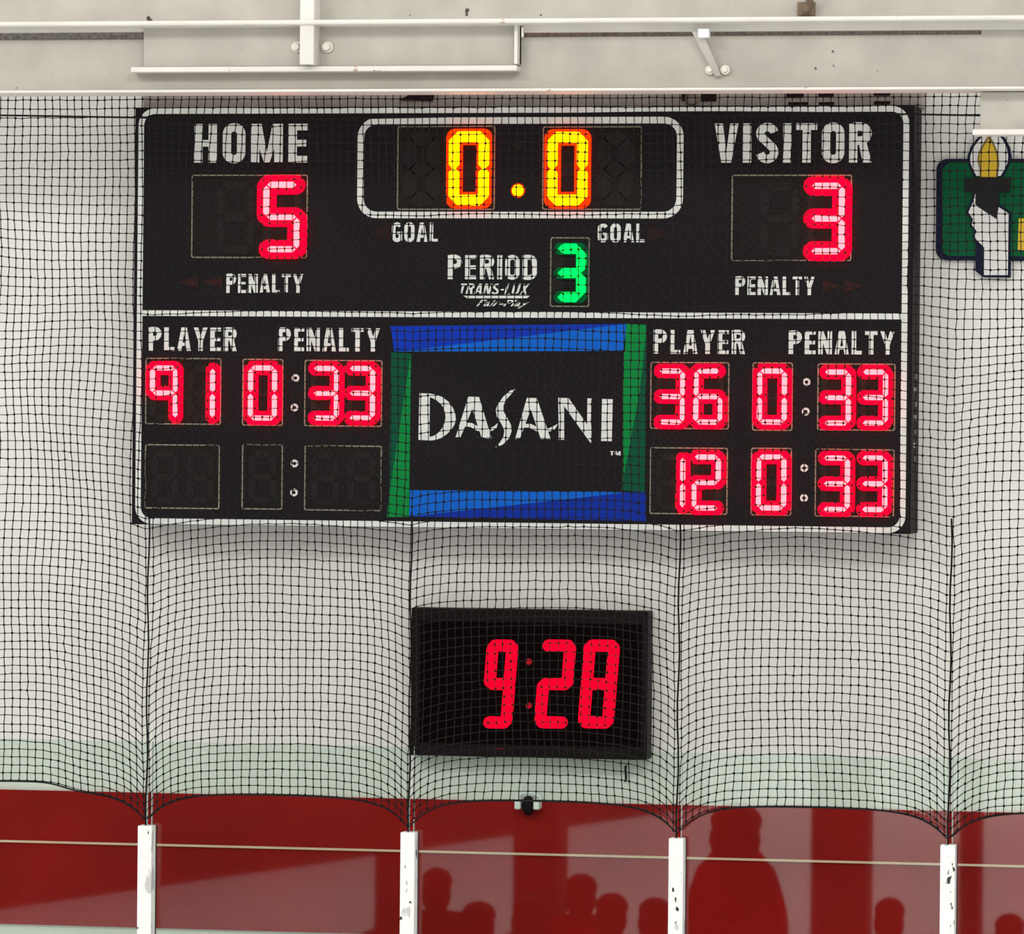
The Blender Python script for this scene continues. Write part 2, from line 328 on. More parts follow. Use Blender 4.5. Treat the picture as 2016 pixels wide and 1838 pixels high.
# ------------------------------------------------------------------ lettering
def glyph(ch, s=0.2):
    """polygons (list of ('poly', pts) / ('path', pts, closed)) in a cell of width w and height 1"""
    h = s/2; w = {'I': s, 'M': 0.80, 'V': 0.62, 'A': 0.62, 'Y': 0.62, 'T': 0.54, 'L': 0.46, 'E': 0.48, 'X': 0.6, '-': 0.3}.get(ch, 0.58)
    st = lambda x: ('poly', [(x-h, 0), (x+h, 0), (x+h, 1), (x-h, 1)])
    hb = lambda z, x0, x1, k=0.8: ('poly', [(x0, z-h*k), (x1, z-h*k), (x1, z+h*k), (x0, z+h*k)])
    arc = lambda cx, cz, rx, rz, a0, a1, n=6: [(cx+rx*math.cos(math.radians(a0+(a1-a0)*k/n)), cz+rz*math.sin(math.radians(a0+(a1-a0)*k/n))) for k in range(n+1)]
    if ch == 'H': g = [st(h), st(w-h), hb(.5, h, w-h)]
    elif ch == 'I': g = [st(h)]
    elif ch == 'O': g = [('path', rrect(h, w-h, h*.85, 1-h*.85, w/2-h-.01), True)]
    elif ch == 'M': g = [st(h*.95), st(w-h*.95), ('poly', [(0, 1), (s*1.2, 1), (w/2+.05, 0), (w/2-.07, 0)]), ('poly', [(w, 1), (w-s*1.2, 1), (w/2-.05, 0), (w/2+.07, 0)])]
    elif ch == 'E': g = [st(h), hb(1-h*.8, h, w), hb(.5, h, w*.94), hb(h*.8, h, w)]
    elif ch == 'V': g = [('poly', [(0, 1), (s, 1), (w/2, .27), (w-s, 1), (w, 1), (w/2+s*.58, 0), (w/2-s*.58, 0)])]
    elif ch == 'A': g = [('poly', [(0, 0), (s*.95, 0), (w/2, .78), (w-s*.95, 0), (w, 0), (w/2+s*.62, 1), (w/2-s*.62, 1)]), hb(.28, w*.25, w*.75, .7)]
    elif ch == 'Y': g = [('poly', [(0, 1), (s, 1), (w/2, .62), (w-s, 1), (w, 1), (w/2+h, .40), (w/2+h, 0), (w/2-h, 0), (w/2-h, .40)])]
    elif ch == 'T': g = [st(w/2), hb(1-h*.8, 0, w)]
    elif ch == 'L': g = [st(h), hb(h*.8, h, w)]
    elif ch == 'N': g = [st(h*.9), st(w-h*.9), ('poly', [(0, 1), (s*1.05, 1), (w, 0), (w-s*1.05, 0)])]
    elif ch == 'P': g = [st(h), ('path', [(h, 1-h*.8), (w*.5, 1-h*.8)] + arc(w*.5, .725, w/2-h, .275-h*.8, 90, -90) + [(h, .45+h*.8)], False)]
    elif ch == 'R': g = [st(h), ('path', [(h, 1-h*.8), (w*.5, 1-h*.8)] + arc(w*.5, .735, w/2-h, .265-h*.8, 90, -90) + [(h, .47+h*.8)], False), ('poly', [(w*.42, .5), (w*.78, .5), (w, 0), (w-s*1.05, 0)])]
    elif ch == 'D': g = [st(h), ('path', [(h, 1-h*.8), (w*.42, 1-h*.8)] + arc(w*.48, .7, w*.52-h, .3-h*.8, 90, 0) + arc(w*.48, .3, w*.52-h, .3-h*.8, 0, -90) + [(h, h*.8)], False)]
    elif ch == 'G': g = [('path', arc(w/2, .74, w/2-h, .26-h*.85, 20, 180) + arc(w/2, .27, w/2-h, .27-h*.85, 180, 340), False), ('poly', [(w-s, .06), (w, .06), (w, .5), (w-s, .5)]), hb(.46, w*.5, w, .7)]
    elif ch == 'S': g = [('path', arc(w/2, .745, w/2-h, .255-h*.85, 10, 215, 9) + arc(w/2, .27, w/2-h, .27-h*.85, 40, -170, 9), False)]
    elif ch == 'U': g = [('path', [(h, 1), (h, .3)] + arc(w/2, .28, w/2-h, .28-h, 180, 360) + [(w-h, 1)], False)]
    elif ch == 'X': g = [('poly', [(0, 1), (s, 1), (w, 0), (w-s, 0)]), ('poly', [(w, 1), (w-s, 1), (0, 0), (s, 0)])]
    elif ch == '-': g = [hb(.45, .03, w-.03)]
    return g, w
def text(name, word, box, Y, th, m, parent, s=0.2, gap=0.13, label=None, shear=0.0):
    (x0, z1), (x1, z0) = xz(box[0], box[1], Y), xz(box[2], box[3], Y)
    gs = [glyph(c, s) for c in word]; tot = sum(g[1] for g in gs) + gap*(len(word)-1)
    kx = (x1-x0)/(tot + shear); kz = z1-z0; cx = 0; b = MB()
    for g, w in gs:
        for j, it in enumerate(g):
            pts = it[1]; yj = Y - th - 0.0004*j
            if it[0] == 'path':
                # ribbons are made in cell space, then scaled
                t = MB(); t.ribbon(pts, s, yj, Y, it[2])
                b.add([(x0 + (v[0]+cx+shear*v[2])*kx, v[1], z0 + v[2]*kz) for v in t.v], t.f)
            else:
                b.prism([(x0 + (p[0]+cx+shear*p[1])*kx, z0 + p[1]*kz) for p in pts], yj, Y)
        cx += w + gap
    return tag(b.build(name, m, parent), label)

# ------------------------------------------------------------------ scoreboard
FY = -0.300
XB0, XB1, ZB0, ZB1 = -1.8, 1.8, 3.504, 5.423
SB = empty('scoreboard', (0, 0, ZB0), 'large black hockey scoreboard with HOME, VISITOR and PERIOD displays on the wall', 'scoreboard')
b = MB(); b.box((XB0, FY, ZB0), (XB1, 0.0, ZB1)); b.build('cabinet', M['side'], SB, bevel=0.004)
def bx(px, py): return xz(px, py, FY)
# white stripe border and divider
bl, bt = bx(275.5, 620)[0], bx(1030, 216.5)[1]; br, bb = bx(1781, 620)[0], bx(1030, 1034.5)[1]
b = MB(); b.prism(rrect(XB0+0.006, XB1-0.006, ZB0+0.006, ZB1-0.006, 0.01), FY-0.003, FY); b.build('face_panel', M['board'], SB)
FY -= 0.003
b = MB(); b.ribbon(rrect(bl, br, bb, bt, 0.065), 0.026, FY-0.003, FY, True); b.build('border_stripe', M['letter'], SB)
zd = bx(1030, 619.5)[1]
b = MB(); b.box((bl+0.012, FY-0.003, zd-0.013), (br-0.012, FY, zd+0.013)); b.build('divider_stripe', M['letter'], SB)
(cx0, cz1), (cx1, cz0) = bx(711, 238), bx(1338, 423.5)
b = MB(); b.ribbon(rrect(cx0, cx1, cz0, cz1, 0.075), 0.030, FY-0.003, FY, True); b.build('clock_outline', M['letter'], SB)
for word, box in (('HOME', (383, 244, 605, 320)), ('VISITOR', (1407, 243, 1716, 320)), ('PENALTY', (446, 539, 597, 577)), ('PENALTY', (1448, 544, 1604, 581)),
                  ('GOAL', (772, 438, 862, 476)), ('GOAL', (1177, 440, 1269, 477)), ('PERIOD', (882, 502, 1057, 550)),
                  ('PLAYER', (293, 644, 466, 691)), ('PENALTY', (548, 645, 748, 692)), ('PLAYER', (1287, 649, 1467, 697)), ('PENALTY', (1553, 651, 1761, 698))):
    text('lettering', word, box, FY, 0.003, M['letter'], SB, s=0.215 if word in ('HOME', 'VISITOR') else 0.20, gap=0.15 if word == 'HOME' else 0.12, label='white %s lettering' % word)
text('maker_logo', 'TRANS-LUX', (901, 558, 1043, 580), FY, 0.003, M['letter'], SB, s=0.17, gap=0.10, shear=0.25)
lg = bpy.data.objects['maker_logo']
b = MB(); b.prism([bx(912, 582), bx(1043, 582), bx(1038, 587), bx(920, 587)], FY-0.003, FY); b.build('maker_underline', M['letter'], SB)
def font_text(name, body, box, Y, th, m, parent, shear=0.0):
    cu = bpy.data.curves.new(name, 'FONT'); cu.body = body; cu.extrude = 0; cu.offset = 0.012; cu.shear = shear; cu.resolution_u = 3
    t = bpy.data.objects.new(name, cu); C.objects.link(t); bpy.context.view_layer.update()
    me = bpy.data.meshes.new_from_object(t.evaluated_get(bpy.context.evaluated_depsgraph_get())); bpy.data.objects.remove(t)
    vs = [v.co for v in me.vertices]; x0, x1 = min(v.x for v in vs), max(v.x for v in vs); y0, y1 = min(v.y for v in vs), max(v.y for v in vs)
    (wx0, wz1), (wx1, wz0) = xz(box[0], box[1], Y), xz(box[2], box[3], Y)
    b = MB(); b.add([(wx0+(v.x-x0)/(x1-x0)*(wx1-wx0), Y-th, wz0+(v.y-y0)/(y1-y0)*(wz1-wz0)) for v in vs], [list(p.vertices) for p in me.polygons])
    o = b.build(name, m, parent); sm = o.modifiers.new('solid', 'SOLIDIFY'); sm.thickness = th*0.9; sm.offset = -1; return o
font_text('maker_logo', 'Fair-Play', (938, 590, 1042, 607), FY, 0.003, M['letter'], SB, 0.5)

SEG = {'0': 'abcdef', '1': 'bc', '2': 'abged', '3': 'abgcd', '5': 'afgcd', '6': 'afgedc', '8': 'abcdefg', '9': 'abcdfg', '9a': 'abcfg', ' ': ''}
def digit_mesh(ch, x0, x1, z0, z1, tc, tl, Y, mats, slant=0.0, cut=0.35, unlit=True, proud=0.020):
    """x0..z1 are the centre lines of the outer segments; mats = (halo, core, unlit)"""
    zm = (z0+z1)/2; e = tc*cut
    ends = {'a': ((x0+e, z1), (x1-e, z1)), 'd': ((x0+e, z0), (x1-e, z0)), 'g': ((x0+e, zm), (x1-e, zm)),
            'f': ((x0, z1-e), (x0, zm+e)), 'b': ((x1, z1-e), (x1, zm+e)), 'e': ((x0, zm-e), (x0, z0+e)), 'c': ((x1, zm-e), (x1, z0+e))}
    sh = lambda p: (p[0] + slant*(p[1]-zm), p[1])
    def seg(b, k, t, yf, yb, mi, round_, grow=0.0):
        (ax, az), (cx, cz) = ends[k]
        d = Vector((cx-ax, cz-az)).normalized(); n = Vector((-d.y, d.x)); a, c = Vector((ax, az)) - d*grow, Vector((cx, cz)) + d*grow; r = t/2
        if round_:
            pts = [c + d*r*math.cos(q) + n*r*math.sin(q) for q in [math.pi/2 - math.pi*i/8 for i in range(9)]] + \
                  [a - d*r*math.cos(q) - n*r*math.sin(q) for q in [math.pi/2 - math.pi*i/8 for i in range(9)]]
        else:
            q = r*0.85
            pts = [a-d*q*.2, a+n*r+d*q, c+n*r-d*q, c+d*q*.2, c-n*r-d*q, a-n*r+d*q]
        b.prism([sh((p.x, p.y)) for p in pts], yf, yb, mi)
    b = MB(); lit = SEG[ch]
    for k in 'abcdefg':
        if k in lit:
            if tl > 0: seg(b, k, tl, Y-proud, Y, 0, True)
            seg(b, k, tc, Y-proud-0.002, Y-(proud if tl > 0 else 0), 1, False, grow=tc*0.12)
        elif unlit: seg(b, k, tc*1.35, Y-0.0015, Y, 2, False)
    return b
PX = 3.6/1531.0
def display(box, digits, mats, tc, tl, label=None, outline=True, cut=0.35):
    (x0, z1), (x1, z0) = bx(box[0], box[1]), bx(box[2], box[3])
    b = MB(); b.prism(rrect(x0, x1, z0, z1, 0.008, 3), FY-0.0015, FY)
    w = b.build('digit_display', M['window'], SB); tag(w, label)
    if outline:
        b = MB(); b.ribbon(rrect(x0, x1, z0, z1, 0.008, 3), 0.0060, FY-0.003, FY-0.0005, True); b.build('outline', M['line'], w)
    for ch, dx0, dx1, dy0, dy1 in digits:
        (a0, c1), (a1, c0) = bx(dx0, dy0), bx(dx1, dy1); h = tc*PX/2
        m = digit_mesh(ch, a0+h, a1-h, c0+h, c1-h, tc*PX, tl*PX, FY-0.0015, mats, cut=cut)
        m.build('digit', list(mats), w)
R3 = (M['red_halo'], M['red_core'], M['unlit']); A3 = (M['amber_halo'], M['amber_core'], M['unlit']); G3 = (M['green_halo'], M['green_core'], M['unlit'])
display((379, 345, 604, 507), [('5', 521, 592, 358, 497), (' ', 430, 500, 358, 497)], R3, 12, 37, 'home score display showing a red 5')
display((1442, 345, 1675, 513), [('3', 1592, 1664, 360, 501), (' ', 1500, 1572, 360, 501)], R3, 12, 37, 'visitor score display showing a red 3')
display((784, 249, 973, 412), [('0', 886, 964, 259, 405), (' ', 797, 863, 262, 403)], A3, 21, 31, 'left clock display showing an amber 0', cut=0.05)
display((1070, 250, 1262, 412), [('0', 1079, 1158, 260, 405), (' ', 1180, 1243, 262, 403)], A3, 21, 31, 'right clock display showing an amber 0', cut=0.05)
display((1085, 468, 1159, 603), [('3', 1090, 1155, 480, 595)], G3, 19, 24, 'period display showing a green 3', cut=0.25)
for box, dg, lb in (((288, 705, 434, 835), [('9a', 298, 352, 719, 828), ('1', 372, 425, 719, 828)], 'top home player display showing red 91'),
                    ((479, 707, 556, 837), [('0', 491, 547, 719, 828)], 'top home penalty minute display showing a red 0'),
                    ((601, 709, 751, 839), [('3', 614, 669, 720, 828), ('3', 685, 740, 720, 828)], 'top home penalty seconds display showing red 33'),
                    ((287, 875, 431, 1001), [(' ', 300, 350, 888, 990), (' ', 370, 420, 888, 990)], 'blank bottom home player display'),
                    ((478, 875, 555, 1002), [(' ', 492, 544, 888, 990)], 'blank bottom home penalty minute display'),
                    ((601, 877, 750, 1005), [(' ', 615, 666, 890, 993), (' ', 687, 738, 890, 993)], 'blank bottom home penalty seconds display'),
                    ((1282, 713, 1434, 844), [('3', 1294, 1350, 725, 836), ('6', 1367, 1423, 725, 836)], 'top visitor player display showing red 36'),
                    ((1483, 714, 1559, 847), [('0', 1492, 1550, 725, 836)], 'top visitor penalty minute display showing a red 0'),
                    ((1611, 716, 1761, 847), [('3', 1619, 1676, 727, 838), ('3', 1694, 1749, 727, 838)], 'top visitor penalty seconds display showing red 33'),
                    ((1281, 881, 1431, 1012), [('1', 1294, 1350, 894, 1005), ('2', 1363, 1420, 894, 1005)], 'bottom visitor player display showing red 12'),
                    ((1480, 882, 1557, 1014), [('0', 1490, 1549, 894, 1005)], 'bottom visitor penalty minute display showing a red 0'),
                    ((1606, 884, 1759, 1017), [('3', 1617, 1674, 896, 1008), ('3', 1693, 1748, 896, 1008)], 'bottom visitor penalty seconds display showing red 33')):
    display(box, dg, R3, 10, 27, lb)
for px, py in ((582, 744), (580, 802), (580, 912), (579, 969), (1588, 752), (1586.5, 810), (1583.5, 921), (1583, 980)):
    x, z = bx(px, py); b = MB(); b.ribbon(circle(x, z, 0.0130), 0.0100, FY-0.004, FY, True)
    o = b.build('colon_dot', M['ring'], SB); b = MB(); b.prism(circle(x, z, 0.0075, 12), FY-0.001, FY); b.build('unlit_lens', M['dark'], o)
x, z = bx(1020, 375); b = MB(); b.prism(circle(x, z, 0.027), FY-0.008, FY, 0); b.prism(circle(x, z, 0.0325), FY-0.004, FY, 1)
tag(b.build('colon_dot', [M['amber_core'], M['amber_halo']], SB), 'lit amber point')
x, z = bx(1019, 285); b = MB(); b.prism(circle(x, z, 0.024), FY-0.003, FY); tag(b.build('colon_dot', M['unlit'], SB), 'unlit amber point')
for x0, x1, y0, y1, s_, m in ((350, 390, 543, 567, -1, 'arrow'), (397, 437, 543, 567, -1, 'arrow'), (1619, 1655, 550, 576, 1, 'arrow'), (1662, 1702, 550, 576, 1, 'arrow'),
                              (722, 768, 441, 475, -1, 'arrow2'), (1276, 1322, 443, 476, 1, 'arrow2')):
    ym = (y0+y1)/2; a = (x0, x1) if s_ < 0 else (x1, x0)
    b = MB(); b.prism([bx(a[0], ym), bx(a[1], y0), bx(a[1], y1)], FY-0.002, FY)
    tag(b.build('arrow_light', M[m], SB), 'unlit dull red triangular arrow')
# sponsor panel
def cp(x, y): return (740 + x/3.6, 600 + y/3.6)
(sx0, sz1), (sx1, sz0) = bx(762, 636), bx(1274, 1026)
b = MB(); b.box((sx0, FY-0.002, sz0), (sx1, FY, sz1)); SP = b.build('sponsor_panel', M['board'], SB)
def flat(name, polys, m, lift=0.004, label=None):
    b = MB()
    for j, p in enumerate(polys): b.prism([bx(*cp(*q)) for q in p], FY-lift-0.0004*(j % 4), FY-0.001)
    return tag(b.build(name, m, SP), label)
flat('stripe', [[(105,150),(1775,135),(240,322),(130,330)]], M['blue'], label='deep blue wedge along the top')
flat('stripe', [[(1775,135),(1766,326),(130,331),(240,322)]], M['blue2'], label='mid blue wedge along the top')
flat('stripe', [[(1778,135),(1922,138),(1870,620),(1748,1270),(1757,332)]], M['green'], label='bright green wedge on the right')
flat('stripe', [[(1922,138),(1905,1326),(1742,1315),(1748,1270),(1870,620)]], M['dgreen'], label='dark green wedge on the right')
flat('stripe', [[(250,345),(236,1500),(78,1505),(90,1380)]], M['green'], label='bright green wedge on the left')
flat('stripe', [[(110,335),(250,345),(90,1380)]], M['dgreen'], label='dark green wedge on the left')
flat('stripe', [[(243,1312),(1825,1324),(236,1500)]], M['blue2'], label='mid blue wedge along the bottom')
flat('stripe', [[(1825,1324),(1912,1326),(1916,1533),(236,1500)]], M['navy'], label='dark blue wedge along the bottom')
crescent = [(383,628),(425,636),(470,652),(515,685),(548,730),(564,775),(568,812),(558,850),(535,885),(500,920),(460,945),(420,957),(380,961),
            (382,935),(412,928),(445,905),(472,872),(489,835),(495,800),(492,765),(480,728),(460,700),(430,675),(400,660),(383,655)]
flat('lettering', [[(310,625),(384,628),(381,961),(302,956)], crescent,
    [(657,650),(732,652),(822,948),(752,945)], [(657,650),(692,718),(602,936),(566,938)],
    [(625,835),(680,836),(740,868),(800,878),(840,858),(866,836),(858,868),(830,890),(780,902),(720,892),(670,864),(620,862)],
    [(990,596),(955,606),(905,648),(864,708),(850,745),(858,790),(895,850),(912,890),(905,935),(880,975),(848,1010),(900,990),(945,945),(963,895),(958,850),(932,800),(906,755),(905,715),(925,670),(965,628)],
    [(1072,658),(1142,660),(1240,952),(1170,950)], [(1072,658),(1104,728),(1022,946),(988,950)],
    [(1040,843),(1100,843),(1150,868),(1210,880),(1255,862),(1290,842),(1275,875),(1245,893),(1195,904),(1140,895),(1085,869),(1035,870)],
    [(1293,658),(1335,690),(1336,956),(1298,956)], [(1293,658),(1368,660),(1500,850),(1530,905),(1522,978)], [(1500,662),(1533,662),(1527,978),(1498,925)],
    [(1604,666),(1680,668),(1673,966),(1597,964)]], M['letter'], label='white DASANI lettering')
text('trademark', 'TM', (*cp(1660, 1036), *cp(1735, 1066)), FY-0.002, 0.003, M['letter'], SP, s=0.22)
# small blocks in place of the pale text on the cabinet's right side
for k in range(7):
    z = zat(742 + k*27, -0.15, 1800); b = MB()
    b.box((XB1, -0.17 - 0.05*(k % 2), z-0.010), (XB1+0.004, -0.13, z+0.014)); b.build('side_text_mark', M['rail'], SB)

# rail the scoreboard hangs from
zr0, zr1 = ZB1 - 0.002, zat(178, -0.22)
RL = empty('mounting_rail', (0, 0, ZB1), 'beige rail between the beam and the top of the scoreboard', 'rail')
b = MB(); b.box((XB0+0.01, -0.20, ZB1), (XB1+0.02, 0, zr1 + 0.06)); b.build('channel', M['rail'], RL)
for x0, y0, x1, y1 in ((1548, 182, 1582, 191), (1611, 182, 1641, 190), (1720, 181, 1752, 188), (1552, 201, 1590, 206), (1612, 201, 1642, 206), (1721, 199, 1752, 205), (1380, 183, 1410, 199), (1342, 183, 1352, 198)):
    a = xz(x0, y0, -0.204); c = xz(x1, y1, -0.204); b = MB(); b.box((a[0], -0.204, a[1]), (c[0], -0.19, c[1])); b.build('slot', M['dark'], RL)
b = MB(); b.prism([xz(785, 197, -.2), xz(808, 186, -.2), xz(857, 182, -.2), xz(852, 199, -.2)], -0.206, -0.19); b.build('slot', M['dark'], RL)
c0 = at(1362, 194, -0.21); b = MB(); b.tube([(c0[0]+0.026*math.cos(t), -0.212, c0[2]+0.026*math.sin(t)) for t in [2*math.pi*i/20 for i in range(21)]], 0.006, 8)
b.build('eye_ring', M['rust'], RL)

# ------------------------------------------------------------------ wall clock
CY = -0.14
K = [xz(809, 1197, CY), xz(1275, 1202, CY), xz(1274, 1494, CY), xz(808, 1488, CY)]
kx0, kx1 = (K[0][0]+K[3][0])/2, (K[1][0]+K[2][0])/2; kz1, kz0 = (K[0][1]+K[1][1])/2, (K[2][1]+K[3][1])/2
CL = empty('digital_clock', (0.1, 0, kz0), 'dark rectangular wall clock with red digits reading 9:28', 'clock')
b = MB(); b.box((kx0, CY, kz0), (kx1, 0, kz1)); b.build('case', M['clockbox'], CL, bevel=0.006)
b = MB(); b.box((kx0+0.045, CY-0.004, kz0+0.06), (kx1-0.03, CY, kz1-0.06)); FC = b.build('window', M['clockface'], CL)
for ch, x0, x1 in (('9', 948, 1020), ('2', 1053, 1134), ('8', 1139, 1220)):
    ins = 6
    (a0, c1), (a1, c0) = xz(x0+ins, 1258, CY), xz(x1-ins, 1434, CY); t = 0.0545; h = t/2
    m = digit_mesh(ch, a0+h, a1-h, c0+h, c1-h, t*0.7, t, CY-0.004, (M['clock_led'], M['clock_led'], M['clockface']), slant=0.07, cut=0.30, unlit=False, proud=0.004)
    m.build('digit', [M['clock_led'], M['clock_led'], M['clockface']], CL)
for py in (1302, 1388.5):
    x, z = xz(1041.5, py, CY); b = MB(); b.prism(circle(x, z, 0.0145), CY-0.008, CY-0.004); b.build('colon_dot', M['clock_dim'], CL)

# ------------------------------------------------------------------ torch sign
SY = -0.03
def sp(x, y, Y=SY): return xz(1750 + x/3.996, 160 + y/3.996, Y)
SG = empty('torch_sign', (2.2, 0, sp(500, 1410)[1]), 'green wall sign with a yellow flame torch held by a white hand, right edge', 'sign')
(ax0, az1), (ax1, az0) = sp(375, 610), sp(1700, 1410)
b = MB(); b.prism(rrect(ax0, ax1, az0, az1, 0.05), SY, 0); b.build('backing', M['sign_navy'], SG)
(ax0, az1), (ax1, az0) = sp(425, 640), sp(1660, 1378)
b = MB(); b.prism(rrect(ax0, ax1, az0, az1, 0.04), SY-0.003, SY); tag(b.build('panel', M['sign_green'], SG), 'green panel')
def sflat(name, pts, m, l0, l1, label=None):
    b = MB(); b.prism([sp(*p) for p in pts], SY-l1, l0); return tag(b.build(name, m, SG), label)
bulb = [(735,412),(690,455),(645,515),(620,585),(622,640),(640,690),(665,752),(900,752),(935,690),(955,640),(962,590),(950,520),(915,450),(875,410),(800,395)]
inner = [(748,425),(705,468),(663,525),(641,590),(641,640),(660,690),(690,745),(880,745),(912,690),(934,640),(940,590),(927,520),(895,458),(862,425),(800,408)]
sflat('flame_outline', bulb, M['sign_navy'], 0, 0.005)
sflat('flame_halo', inner, M['sign_white'], 0, 0.007)
sflat('flame_halo', [(730,390),(748,428),(800,440),(862,428),(880,388)], M['sign_white'], 0, 0.007)
sflat('flame_edge', [(790,418),(745,490),(706,560),(698,620),(715,690),(716,757),(856,757),(870,650),(862,570),(825,480)], M['sign_olive'], 0, 0.009)
sflat('flame', [(788,448),(750,510),(718,570),(712,620),(728,690),(728,752),(842,752),(855,650),(848,580),(818,500)], M['sign_yellow'], 0, 0.011)
sflat('torch_cup', [(598,762),(962,758),(952,875),(598,875)], M['sign_black'], 0, 0.012)
sflat('hand_outline', [(672,868),(645,945),(612,1030),(648,1090),(638,1135),(678,1185),(658,1225),(685,1275),(690,1300),(680,1490),(742,1540),(955,1542),(962,1030),(868,965),(868,880)], M['sign_navy'], 0, 0.0125)
sflat('hand', [(684,882),(664,950),(628,1030),(664,1085),(654,1130),(694,1180),(674,1220),(694,1250),(752,1308),(750,1525),(938,1525),(944,1040),(866,990),(850,1085),(690,980)], M['sign_white'], 0, 0.014)
sflat('torch_stem', [(688,870),(866,870),(853,1083),(682,966)], M['sign_black'], 0, 0.016)
sflat('lettering', [(1022,1078),(1082,1078),(1075,1330),(1014,1325)], M['sign_yellow'], SY, 0.006, 'yellow letter stroke')

# ------------------------------------------------------------------ rink glass and posts
PY0, PY1 = -0.985, -0.912
posts = [(284, 1625), (801.5, 1638), (1330, 1650), (1865, 1663)]
pxw = [xz(p[0], p[1]+90, PY0)[0] for p in posts]; pzt = [xz(p[0], p[1], PY0)[1] for p in posts]
zg_top = zat(1474, GLASS_Y); zp_m = sum(pzt)/4
step = (pxw[3]-pxw[0])/3
names = ['white scuffed glass post leftmost of the four, left of the clock', 'white glass post just below the left edge of the clock',
         'white glass post just right of the clock, third from left', 'white glass post rightmost of the four, below the torch sign']
for (x, zt, nm) in zip(pxw, pzt, names):
    r = empty('glass_post', (x, -0.95, 1.10), nm, 'post', 'white posts holding the rink glass')
    b = MB(); b.box((x-0.0325, PY0, 1.10), (x+0.0325, PY1, zt)); b.build('upright', M['post'], r, bevel=0.004)
    b = MB(); b.box((x-0.036, PY1, 1.10), (x-0.026, -0.907, zt-0.004)); b.box((x+0.026, PY1, 1.10), (x+0.036, -0.907, zt-0.004)); b.build('gasket', M['gasket'], r)
gx = [pxw[0]-step] + pxw + [pxw[3]+step]
glabels = ['clear rink glass pane cut by the left photo edge, left of the leftmost post', 'clear rink glass pane between the leftmost and second white posts', 'clear rink glass pane under the clock, between the second and third posts',
           'clear rink glass pane between the third and rightmost white posts', 'clear rink glass pane right of the rightmost white post']
for i in range(5):
    b = MB(); b.box((gx[i]+0.011, GLASS_Y-0.006, 1.10), (gx[i+1]-0.011, GLASS_Y+0.006, zg_top))
    o = empty('rink_glass', ((gx[i]+gx[i+1])/2, GLASS_Y, 1.10), glabels[i], 'rink glass', 'panes of rink glass')
    b.build('sheet', M['glass'], o)
    for x in (gx[i]+0.011, gx[i+1]-0.011):
        b2 = MB(); b2.box((x-0.0022, GLASS_Y-0.0062, 1.10), (x+0.0022, GLASS_Y+0.0062, zg_top)); b2.build('polished_edge', M['edge'], o)

# ------------------------------------------------------------------ safety net
NY = -0.955
ztop = zat(176, NY); zmid = zat(1574, NY)
amp = [1.0, 0.62, 0.62, 0.9]
xs = np.arange(-3.05, 2.85, 0.0348); nr = 81; ts = np.linspace(0, 1, nr)
def rope_z(x):
    x = np.asarray(x, float); z = np.full(x.shape, zmid)
    # bottom rope hangs on the posts and arches up between them
    for px_, zt in zip([gx[0]] + pxw + [gx[5]], [pzt[0]] + pzt + [pzt[3]]):
        d = np.abs(x - px_); z = z - (zmid - zt - 0.02)*np.exp(-(d/0.105)**1.0)
    return z + 0.036*np.exp(-((x - xz(40, 1540, NY)[0])/0.22)**4)
X, T = np.meshgrid(xs, ts, indexing='ij')
full = ztop - zmid
Zr = rope_z(xs)[:, None]
Z = ztop - full*T - (zmid - Zr)*T**5
XX = X.copy(); YY = np.full_like(X, NY)
for px_, a_ in zip([gx[0]] + pxw + [gx[5]], [0.8] + amp + [0.8]):
    d = X - px_
    Z -= a_*0.150*T**1.6*(1-T**8)*np.exp(-np.abs(d)/0.26)
    XX -= d*0.22*T**4*np.exp(-np.abs(d)/0.25)
    YY -= 0.012*T*np.cos(d*2*np.pi/step)*0.5
for k in range(7):
    kx, kz, ph = rng.uniform(1, 9), rng.uniform(1, 9), rng.uniform(0, 6.28)
    w_ = np.sin(kx*X + kz*T*3 + ph); Z += 0.0028*w_*(1-T**6)*np.minimum(1, T*8); XX += 0.0022*np.cos(kx*X*1.3 - kz*T*3 + ph); YY += 0.0014*w_
XX += rng.normal(0, 0.0011, X.shape); Z += rng.normal(0, 0.0011, X.shape)*(T > 0)*(T < 1)
XX += np.cumsum(rng.normal(0, 0.0012, (len(xs), 1)), 0)*0.3
P = np.stack([XX, YY, Z], -1)
NET = empty('safety_net', (0, NY, ztop), 'fine black mesh safety net hanging in front of the wall and scoreboard', 'net')
def cords(segA, segB, r):
    d = segB - segA; L = np.linalg.norm(d, axis=1, keepdims=True); d = d/L
    y = np.array([0, 1.0, 0]); s_ = np.cross(d, y); s_ /= np.linalg.norm(s_, axis=1, keepdims=True)
    n_ = np.cross(s_, d); n = len(segA); rings = []
    for E_ in (segA, segB):
        for k in range(4):
            a = math.pi/4 + k*math.pi/2; rings.append(E_ + r*(math.cos(a)*s_ + math.sin(a)*n_))
    V = np.stack(rings, 1).reshape(-1, 3)
    base = (np.arange(n)*8)[:, None, None]
    F = np.array([[k, (k+1) % 4, 4+(k+1) % 4, 4+k] for k in range(4)])[None] + base
    return V, F.reshape(-1, 4)
R_CORD = 0.0023; R_KNOT = 0.0070
v1, q1 = cords(P[:, :-1].reshape(-1, 3), P[:, 1:].reshape(-1, 3), R_CORD)
v2, q2 = cords(P[:-1].reshape(-1, 3), P[1:].reshape(-1, 3), R_CORD)
pk = P.reshape(-1, 3); rk = R_KNOT*rng.uniform(0.8, 1.12, (len(pk), 1, 1))
octa = np.array([[1,0,0],[-1,0,0],[0,1,0],[0,-1,0],[0,0,1],[0,0,-1]], float)
vk = (pk[:, None] + octa[None]*rk).reshape(-1, 3)
